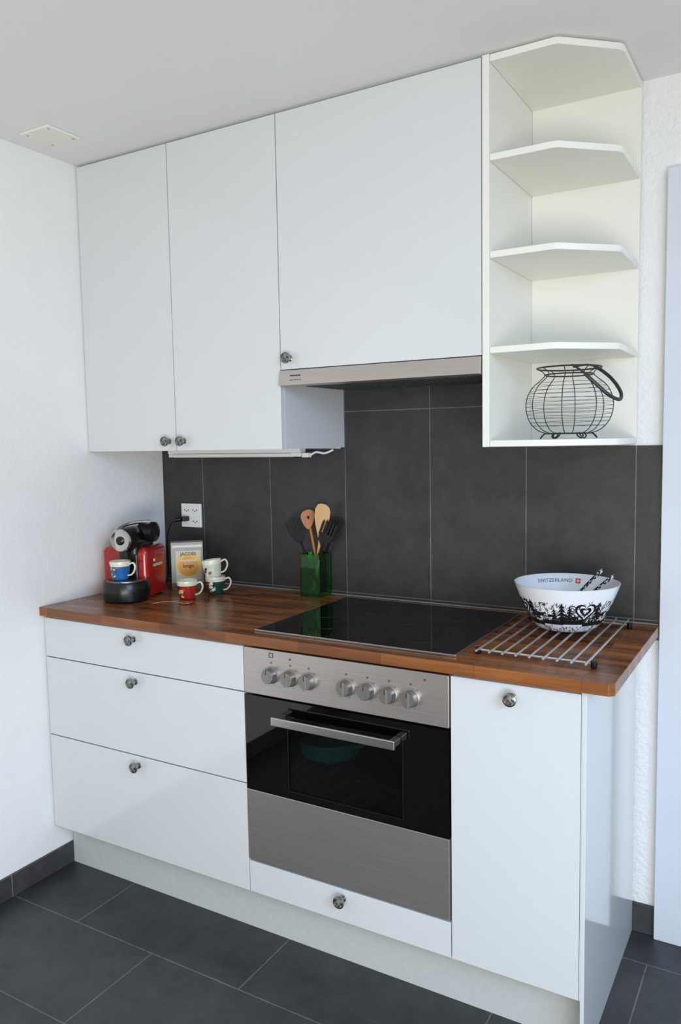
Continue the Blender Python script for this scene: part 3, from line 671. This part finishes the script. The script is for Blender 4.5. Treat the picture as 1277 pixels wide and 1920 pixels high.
# ------------------------------------------------------------ wire egg basket
o=(1.588,-0.205,1.4138); c=thing('wire_egg_basket',o,'round dark wire egg basket with looped handle on shelf','basket')
prof=[(0.056,0.014),(0.080,0.024),(0.100,0.046),(0.109,0.076),(0.107,0.106),(0.093,0.134),(0.070,0.154),(0.061,0.164),(0.066,0.173),(0.080,0.181)]
sp_=spline([(p[0],0,p[1]) for p in prof],6)
bm=B()
def rr(z):
    for a,b_ in zip(sp_,sp_[1:]):
        if a.z<=z<=b_.z: return a.x+(b_.x-a.x)*(z-a.z)/max(1e-9,b_.z-a.z)
    return sp_[-1].x
for k0 in range(12):
    z=0.034+0.0099*k0; r=rr(z); ph=rnd.uniform(0,6.28); am=rnd.uniform(0.0006,0.0018); tl=rnd.uniform(0,6.28)
    tube(bm,[(r*math.cos(t*math.pi/24),r*math.sin(t*math.pi/24),z+am*math.sin(t*math.pi/24+ph)+0.0005*math.sin(5*t*math.pi/24+tl)) for t in range(48)],0.00055,5,True)
part('wire_mesh',bm,wirem,c,smooth=True)
bm=B()
for k in range(8):
    a=2*math.pi*k/8+0.1; tube(bm,[(p.x*math.cos(a),p.x*math.sin(a),p.z) for p in sp_],0.0012,6)
for r,z,w in((0.056,0.014,0.0018),(0.061,0.164,0.0018),(0.080,0.181,0.0021)):
    tube(bm,[(r*math.cos(t*math.pi/24),r*math.sin(t*math.pi/24),z) for t in range(48)],w,8,True)
for k in range(4):
    r=0.056; tube(bm,[(-r*math.cos(k*math.pi/4+0.1),-r*math.sin(k*math.pi/4+0.1),0.014),(r*math.cos(k*math.pi/4+0.1),r*math.sin(k*math.pi/4+0.1),0.014)],0.0010,6)
for k in range(6):
    a=2*math.pi*k/6+0.3; e=Vector((-math.sin(a),math.cos(a),0)); q=Vector((math.cos(a),math.sin(a),0))
    tube(bm,spline([q*0.057+Vector((0,0,0.016))-e*0.006,q*0.066+Vector((0,0,0.008))-e*0.008,q*0.070+Vector((0,0,0.0020)),q*0.066+Vector((0,0,0.008))+e*0.008,q*0.057+Vector((0,0,0.016))+e*0.006],4),0.0018,6)
part('frame',bm,wirem,c,smooth=True)
bm=B()
pp=[(0.026,-0.077,0.182),(0.050,-0.078,0.166),(0.084,-0.068,0.132),(0.112,-0.048,0.104),(0.128,-0.006,0.096),(0.120,0.032,0.120),(0.086,0.060,0.160),(0.036,0.080,0.192),(-0.010,0.082,0.190)]
S=spline(pp,6); tube(bm,S,[0.0026]*8+[0.0046]*(len(S)-16)+[0.0026]*8,10)
part('handle',bm,wirem,c,smooth=True,label='thick dark bail handle hanging to one side')

# ------------------------------------------------------------ camera
y_,p_,r_=[math.radians(v) for v in(30.4506,5.0909,-0.9956)]
F=Vector((-math.sin(y_)*math.cos(p_),math.cos(y_)*math.cos(p_),-math.sin(p_))); R0=Vector((math.cos(y_),math.sin(y_),0)); U0=R0.cross(F)
R=R0*math.cos(r_)+U0*math.sin(r_); U=-R0*math.sin(r_)+U0*math.cos(r_)
cd=bpy.data.cameras.new('camera'); co=bpy.data.objects.new('camera',cd); COL.objects.link(co)
co.matrix_world=Matrix(((R.x,U.x,-F.x,2.118),(R.y,U.y,-F.y,-2.2759),(R.z,U.z,-F.z,1.4171),(0,0,0,1)))
cd.sensor_fit='VERTICAL'; cd.sensor_height=24; cd.lens=1484.076/1920*24; cd.clip_start=0.02; scn.camera=co

# ------------------------------------------------------------ light
def area(name,loc,target,sx,sy,e,col,spread=180):
    l=bpy.data.lights.new(name,'AREA'); l.shape='RECTANGLE'; l.size=sx; l.size_y=sy; l.energy=e; l.color=col; l.spread=math.radians(spread)
    o=bpy.data.objects.new(name,l); COL.objects.link(o); o.location=loc
    o.rotation_euler=(Vector(target)-Vector(loc)).to_track_quat('-Z','Y').to_euler(); return o
area('window_sky_light',(3.7,-2.4,2.0),(1.3,-0.7,0.25),1.5,1.4,27,(0.50,0.70,1.0),95)
area('warm_bounce_fill',(2.7,-3.6,0.6),(0.3,-0.6,2.3),2.2,1.0,50,(1.0,0.985,0.94),150)  # added warm fill aimed upward to lift the ceiling and upper cabinets
w=bpy.data.worlds.new('world'); scn.world=w; w.use_nodes=True; nt=w.node_tree; bg=nt.nodes['Background']
tc=nt.nodes.new('ShaderNodeTexCoord'); sx=nt.nodes.new('ShaderNodeSeparateXYZ'); rp=nt.nodes.new('ShaderNodeValToRGB')
nt.links.new(tc.outputs['Generated'],sx.inputs[0]); mr=nt.nodes.new('ShaderNodeMapRange'); mr.inputs['From Min'].default_value=-0.5; mr.inputs['From Max'].default_value=0.5
nt.links.new(sx.outputs[2],mr.inputs['Value']); nt.links.new(mr.outputs[0],rp.inputs['Fac'])
rp.color_ramp.elements[0].color=(0.96,0.95,0.92,1); rp.color_ramp.elements[1].color=(0.80,0.89,1.0,1)
nt.links.new(rp.outputs['Color'],bg.inputs['Color']); bg.inputs['Strength'].default_value=0.50
